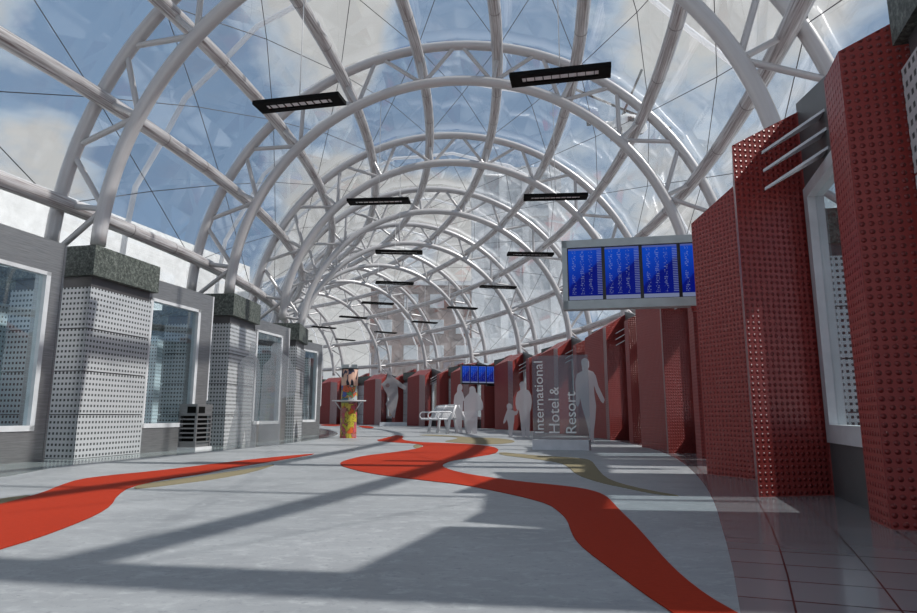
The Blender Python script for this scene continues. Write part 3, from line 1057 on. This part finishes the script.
# ------------------------------------------------------------------ angular sculpture
c = W(5.92, .52)
k = 7.52 * S / F_PX * .985 / 9
root = empty('abstract_sculpture', c, .1, 'angular grey abstract sculpture on a low plinth before the far red pods', 'sculpture')
M0 = Matrix.Identity(4)
pt = lambda L_: [((x - 130) * k, (575 - y) * k) for x, y in L_]
b = MB(); b.box((0, 0, .09), (240 * k, .5, .18)); b.box((-.02, 0, .03), (180 * k, .4, .06)); b.build('plinth', MT['plinth'], root)
b = MB()
body = pt([(15, 205), (60, 160), (75, 95), (100, 60), (112, 140), (160, 190), (170, 320), (140, 505), (128, 505), (55, 380), (98, 345)])
b.slab(body, M0, .16)
b.build('carved_body', MT['sculpture'], root)
b = MB(); b.slab(pt([(95, 130), (45, 80), (60, 78), (110, 125)]), Matrix.Translation((0, -.05, 0)), .1)
b.slab(pt([(110, 130), (240, 225), (235, 262), (205, 245), (150, 215)]), Matrix.Translation((0, .06, 0)), .12)
b.build('raised_arm', MT['sculpture'], root)
b = MB(); b.slab([((72 - 130) * k + 19 * k * math.cos(t), (575 - 217) * k + 19 * k * math.sin(t)) for t in [q * math.pi / 8 for q in range(16)]], Matrix.Translation((0, -.082, 0)), .006)
o = b.build('round_recess', MT['perf_dark'], root); o['label'] = 'round dark maroon recess'

# ------------------------------------------------------------------ bench
N_ = Vector((-.008 * S, 4.42 * S, 0)); Fp = Vector((-.154 * S, 4.86 * S, 0))
ax = (Fp - N_); BL = ax.length
root = empty('double_bench', N_, math.atan2(ax.y, ax.x), 'white metal back to back slatted bench with looped armrests', 'bench')
# local x along the bench, y across
for sy in (-1, 1):
    b = MB()
    for q in range(13):
        x = .04 + (BL - .08) * q / 12
        b.tube([(x, sy * .56, .40), (x, sy * .52, .425), (x, sy * .22, .41), (x, sy * .16, .44), (x, sy * .05, .80)], .023, 6)
    o = b.build('slatted_seat', MT['white_metal'], root)
for fr in (0.0, .5, 1.0):
    x = BL * fr
    for sy in (-1, 1):
        b = MB()
        b.tube([(x, sy * .31, .02), (x, sy * .27, .22), (x, sy * .25, .40), (x, sy * .14, .58), (x, sy * .04, .82)], [.05, .045, .05, .04, .03], 8)
        b.tube([(x, sy * .36, .02), (x, sy * .26, .02)], .03, 6)
        b.build('leg', MT['white_metal'], root)
        b = MB()
        loop = []
        for q in range(25):
            t = 2 * math.pi * q / 24
            cxx = .38 + (.13 if math.cos(t) > 0 else -.13)
            loop.append((x, sy * (cxx + .105 * math.cos(t)), .515 + .105 * math.sin(t)))
        b.tube(loop, .021, 8)
        b.build('armrest_loop', MT['white_metal'], root)
b = MB(); b.tube([(0, 0, .815), (BL, 0, .815)], .028, 8); b.build('top_rail', MT['white_metal'], root)
for sy in (-1, 1):
    b = MB(); b.tube([(0, sy * .56, .40), (BL, sy * .56, .40)], .022, 8); b.build('front_rail', MT['white_metal'], root)

# ------------------------------------------------------------------ outside: parapet, buildings, helicopter
def ray_z(x, y, z):
    u = (x - 458.5) / F_PX; v = -(y - 306.5) / F_PX
    d = Vector((u, math.cos(PITCH) - v * math.sin(PITCH), math.sin(PITCH) + v * math.cos(PITCH)))
    t = (z - CAMZ) / d.z
    return Vector((d.x * t, d.y * t, z))


H = 1.12 * S
a, d = ray_z(65, 195, H), ray_z(240, 263, H)
dr = (d - a).normalized(); nr = Vector((-dr.y, dr.x, 0))
if nr.x > 0:
    nr = -nr
a2 = a - dr * 9; d2 = d + dr * .5
b = MB(); b.prism([(a2.x, a2.y), (d2.x, d2.y), (d2.x + nr.x * .4, d2.y + nr.y * .4), (a2.x + nr.x * .4, a2.y + nr.y * .4)], -.02, H)
o = b.build('outer_terrace_wall', MT['render_white'])
tag(o, 'white terrace wall outside the glass on the left', 'wall')

c = Vector((3.9, 41, 0))
root = empty('office_tower', c, 0, 'white framed tower with grey glazing outside beyond the vault', 'building')
b = MB(); b.prism([(-2.9, 0), (2.9, 0), (2.9, 7), (-2.9, 7)], -.02, 17.2); b.build('tower_block', MT['grey_glass'], root)
for x_, w_ in ((-2.6, .8), (-.9, .5), (.6, .45), (2.6, .9)):
    b = MB(); b.box((x_, -.12, 8.6), (w_, .3, 17.3)); b.build('pilaster', MT['render_white'], root)
for z_ in (5.2, 8.4, 11.2, 14.0, 16.9):
    b = MB(); b.box((0, -.1, z_), (5.8, .2, .55)); b.build('floor_band', MT['render_white'], root)
b = MB(); b.box((0, -1.2, 2.6), (6.6, 2.2, 5.2)); b.build('entrance_block', MT['render_white'], root)
c = Vector((-3.2, 58, 0))
root = empty('apartment_block', c, 0, 'brown rendered apartment block far behind the glass', 'building')
b = MB(); b.prism([(-5, 0), (5, 0), (5, 8), (-5, 8)], -.02, 12.5); b.build('block', MT['brick'], root)
for x_ in (-3.6, -1.2, 1.2, 3.6):
    for z_ in (6.2, 8.6, 11.0):
        b = MB(); b.box((x_, -.03, z_), (1.3, .1, 1.3)); b.build('window', MT['grey_glass'], root)
b = MB(); b.box((0, 4, 12.7), (10.4, 8.4, .4)); b.build('roof', MT['render_white'], root)

hd = Vector((.282, 1, .484)) * 42
root = empty('helicopter', hd + Vector((0, 0, CAMZ)), 0, 'white helicopter flying outside above the vault', 'helicopter')
root.rotation_euler = (0, 0, 0)
b = MB(); b.tube([(-.9, 0, -.1), (-.6, 0, 0), (0, 0, .1), (.7, 0, 0), (1.25, 0, -.25), (1.5, 0, -.4)], [.22, .5, .68, .66, .42, .1], 16); b.build('fuselage', MT['heli'], root)
b = MB(); b.tube([(-.8, 0, .05), (-2.6, 0, .12)], [.2, .09], 10); b.build('tail_boom', MT['heli'], root)
b = MB(); b.box((-2.6, 0, .3), (.3, .05, .8)); b.tube([(-2.65, .05, .05), (-2.55, .05, .75)], .03, 6); b.build('tail_fin', MT['heli_dark'], root)
b = MB(); b.tube([(.75, -.62, .05), (1.15, -.35, -.1)], [.2, .16], 10); b.tube([(0, -.66, .1), (.4, -.68, .08)], [.18, .18], 8); b.build('window', MT['heli_dark'], root)
b = MB(); b.tube([(0, 0, .6), (0, 0, 1.15)], .09, 8); b.build('rotor_mast', MT['heli_dark'], root)
for a in (math.radians(35), math.radians(87), math.radians(215), math.radians(267)):
    b = MB(); b.tube([(0, 0, 1.1), (5.2 * math.cos(a), 5.2 * math.sin(a), 1.15)], .085, 6); b.build('rotor_blade', MT['heli_dark'], root)
for sy in (-.5, .5):
    b = MB(); b.tube([(-.8, sy, -.95), (.9, sy, -.95), (1.1, sy, -.85)], .05, 6); b.tube([(-.4, sy, -.95), (-.4, sy * .8, -.4)], .04, 6); b.tube([(.5, sy, -.95), (.5, sy * .8, -.4)], .04, 6)
    b.build('skid', MT['heli_dark'], root)

# ------------------------------------------------------------------ sky and sun
SKY_BANKS = [(-28, 24, 15, -.15), (-31, 30, 7, -.08), (-23, 17, 8, -.12), (2, 30, 10, -.20), (9, 35, 9, -.17), (-5, 26, 6, -.14),
             (-14, 32, 8, .12), (-36, 18, 6, .13), (-39, 28, 6, .13), (-3, 11, 15, .12), (-13, 5, 13, .14), (25, 28, 12, .10), (14, 16, 10, .10), (35, 25, 5, -.08), (60, 35, 30, .1)]
w = D.worlds.new('world'); SC.world = w; w.use_nodes = True
nt = w.node_tree
for n_ in list(nt.nodes):
    nt.nodes.remove(n_)
out = nt.nodes.new('ShaderNodeOutputWorld'); bg = nt.nodes.new('ShaderNodeBackground')
tc = nt.nodes.new('ShaderNodeTexCoord')
mp = nt.nodes.new('ShaderNodeMapping'); mp.inputs['Scale'].default_value = (1, 1, 1.7); mp.inputs['Location'].default_value = (.35, .1, .2)
nz = nt.nodes.new('ShaderNodeTexNoise'); nz.inputs['Scale'].default_value = 2.3; nz.inputs['Detail'].default_value = 7; nz.inputs['Roughness'].default_value = .58; nz.inputs['Distortion'].default_value = .25
rp = nt.nodes.new('ShaderNodeValToRGB')
e = rp.color_ramp.elements
e[0].position = .45; e[0].color = (.205, .315, .475, 1)
e[1].position = .58; e[1].color = (.61, .605, .59, 1)
x = e.new(.505); x.color = (.42, .51, .62, 1)
nt.links.new(tc.outputs['Generated'], mp.inputs[0]); nt.links.new(mp.outputs[0], nz.inputs['Vector'])
last = nz.outputs['Fac']
nrm = nt.nodes.new('ShaderNodeVectorMath'); nrm.operation = 'NORMALIZE'
nt.links.new(tc.outputs['Generated'], nrm.inputs[0])
# broad clear gaps (-) and cloud banks (+) of this particular sky: direction, half-angle, amount
for (az, el, half, amt) in SKY_BANKS:
    d_ = Vector((math.sin(math.radians(az)) * math.cos(math.radians(el)), math.cos(math.radians(az)) * math.cos(math.radians(el)), math.sin(math.radians(el))))
    dt = nt.nodes.new('ShaderNodeVectorMath'); dt.operation = 'DOT_PRODUCT'
    nt.links.new(nrm.outputs[0], dt.inputs[0]); dt.inputs[1].default_value = d_
    mr = nt.nodes.new('ShaderNodeMapRange'); mr.interpolation_type = 'SMOOTHSTEP'
    mr.inputs['From Min'].default_value = math.cos(math.radians(half)); mr.inputs['From Max'].default_value = math.cos(math.radians(half * .3))
    mr.inputs['To Max'].default_value = amt
    nt.links.new(dt.outputs['Value'], mr.inputs['Value'])
    ad = nt.nodes.new('ShaderNodeMath'); ad.operation = 'ADD'
    nt.links.new(last, ad.inputs[0]); nt.links.new(mr.outputs[0], ad.inputs[1]); last = ad.outputs[0]
nt.links.new(last, rp.inputs[0]); nt.links.new(rp.outputs[0], bg.inputs[0]); nt.links.new(bg.outputs[0], out.inputs[0])
bg.inputs[1].default_value = 1.0
sun = D.lights.new('sun', 'SUN'); sun.energy = 6.0; sun.angle = math.radians(.9); sun.color = (1, .96, .90)
so = D.objects.new('sun', sun); COL.objects.link(so)
to_sun = Vector((1.0, -.105, math.tan(math.radians(50.5))))
so.rotation_euler = to_sun.to_track_quat('Z', 'Y').to_euler()
so.location = (20, 0, 30)

SC.cycles.transparent_max_bounces = 32
SC.cycles.max_bounces = 8
SC.view_settings.view_transform = 'Standard'
SC.view_settings.look = 'None'
SC.view_settings.exposure = 0.0
SC.view_settings.gamma = 1.0
SC.view_settings.use_curve_mapping = False
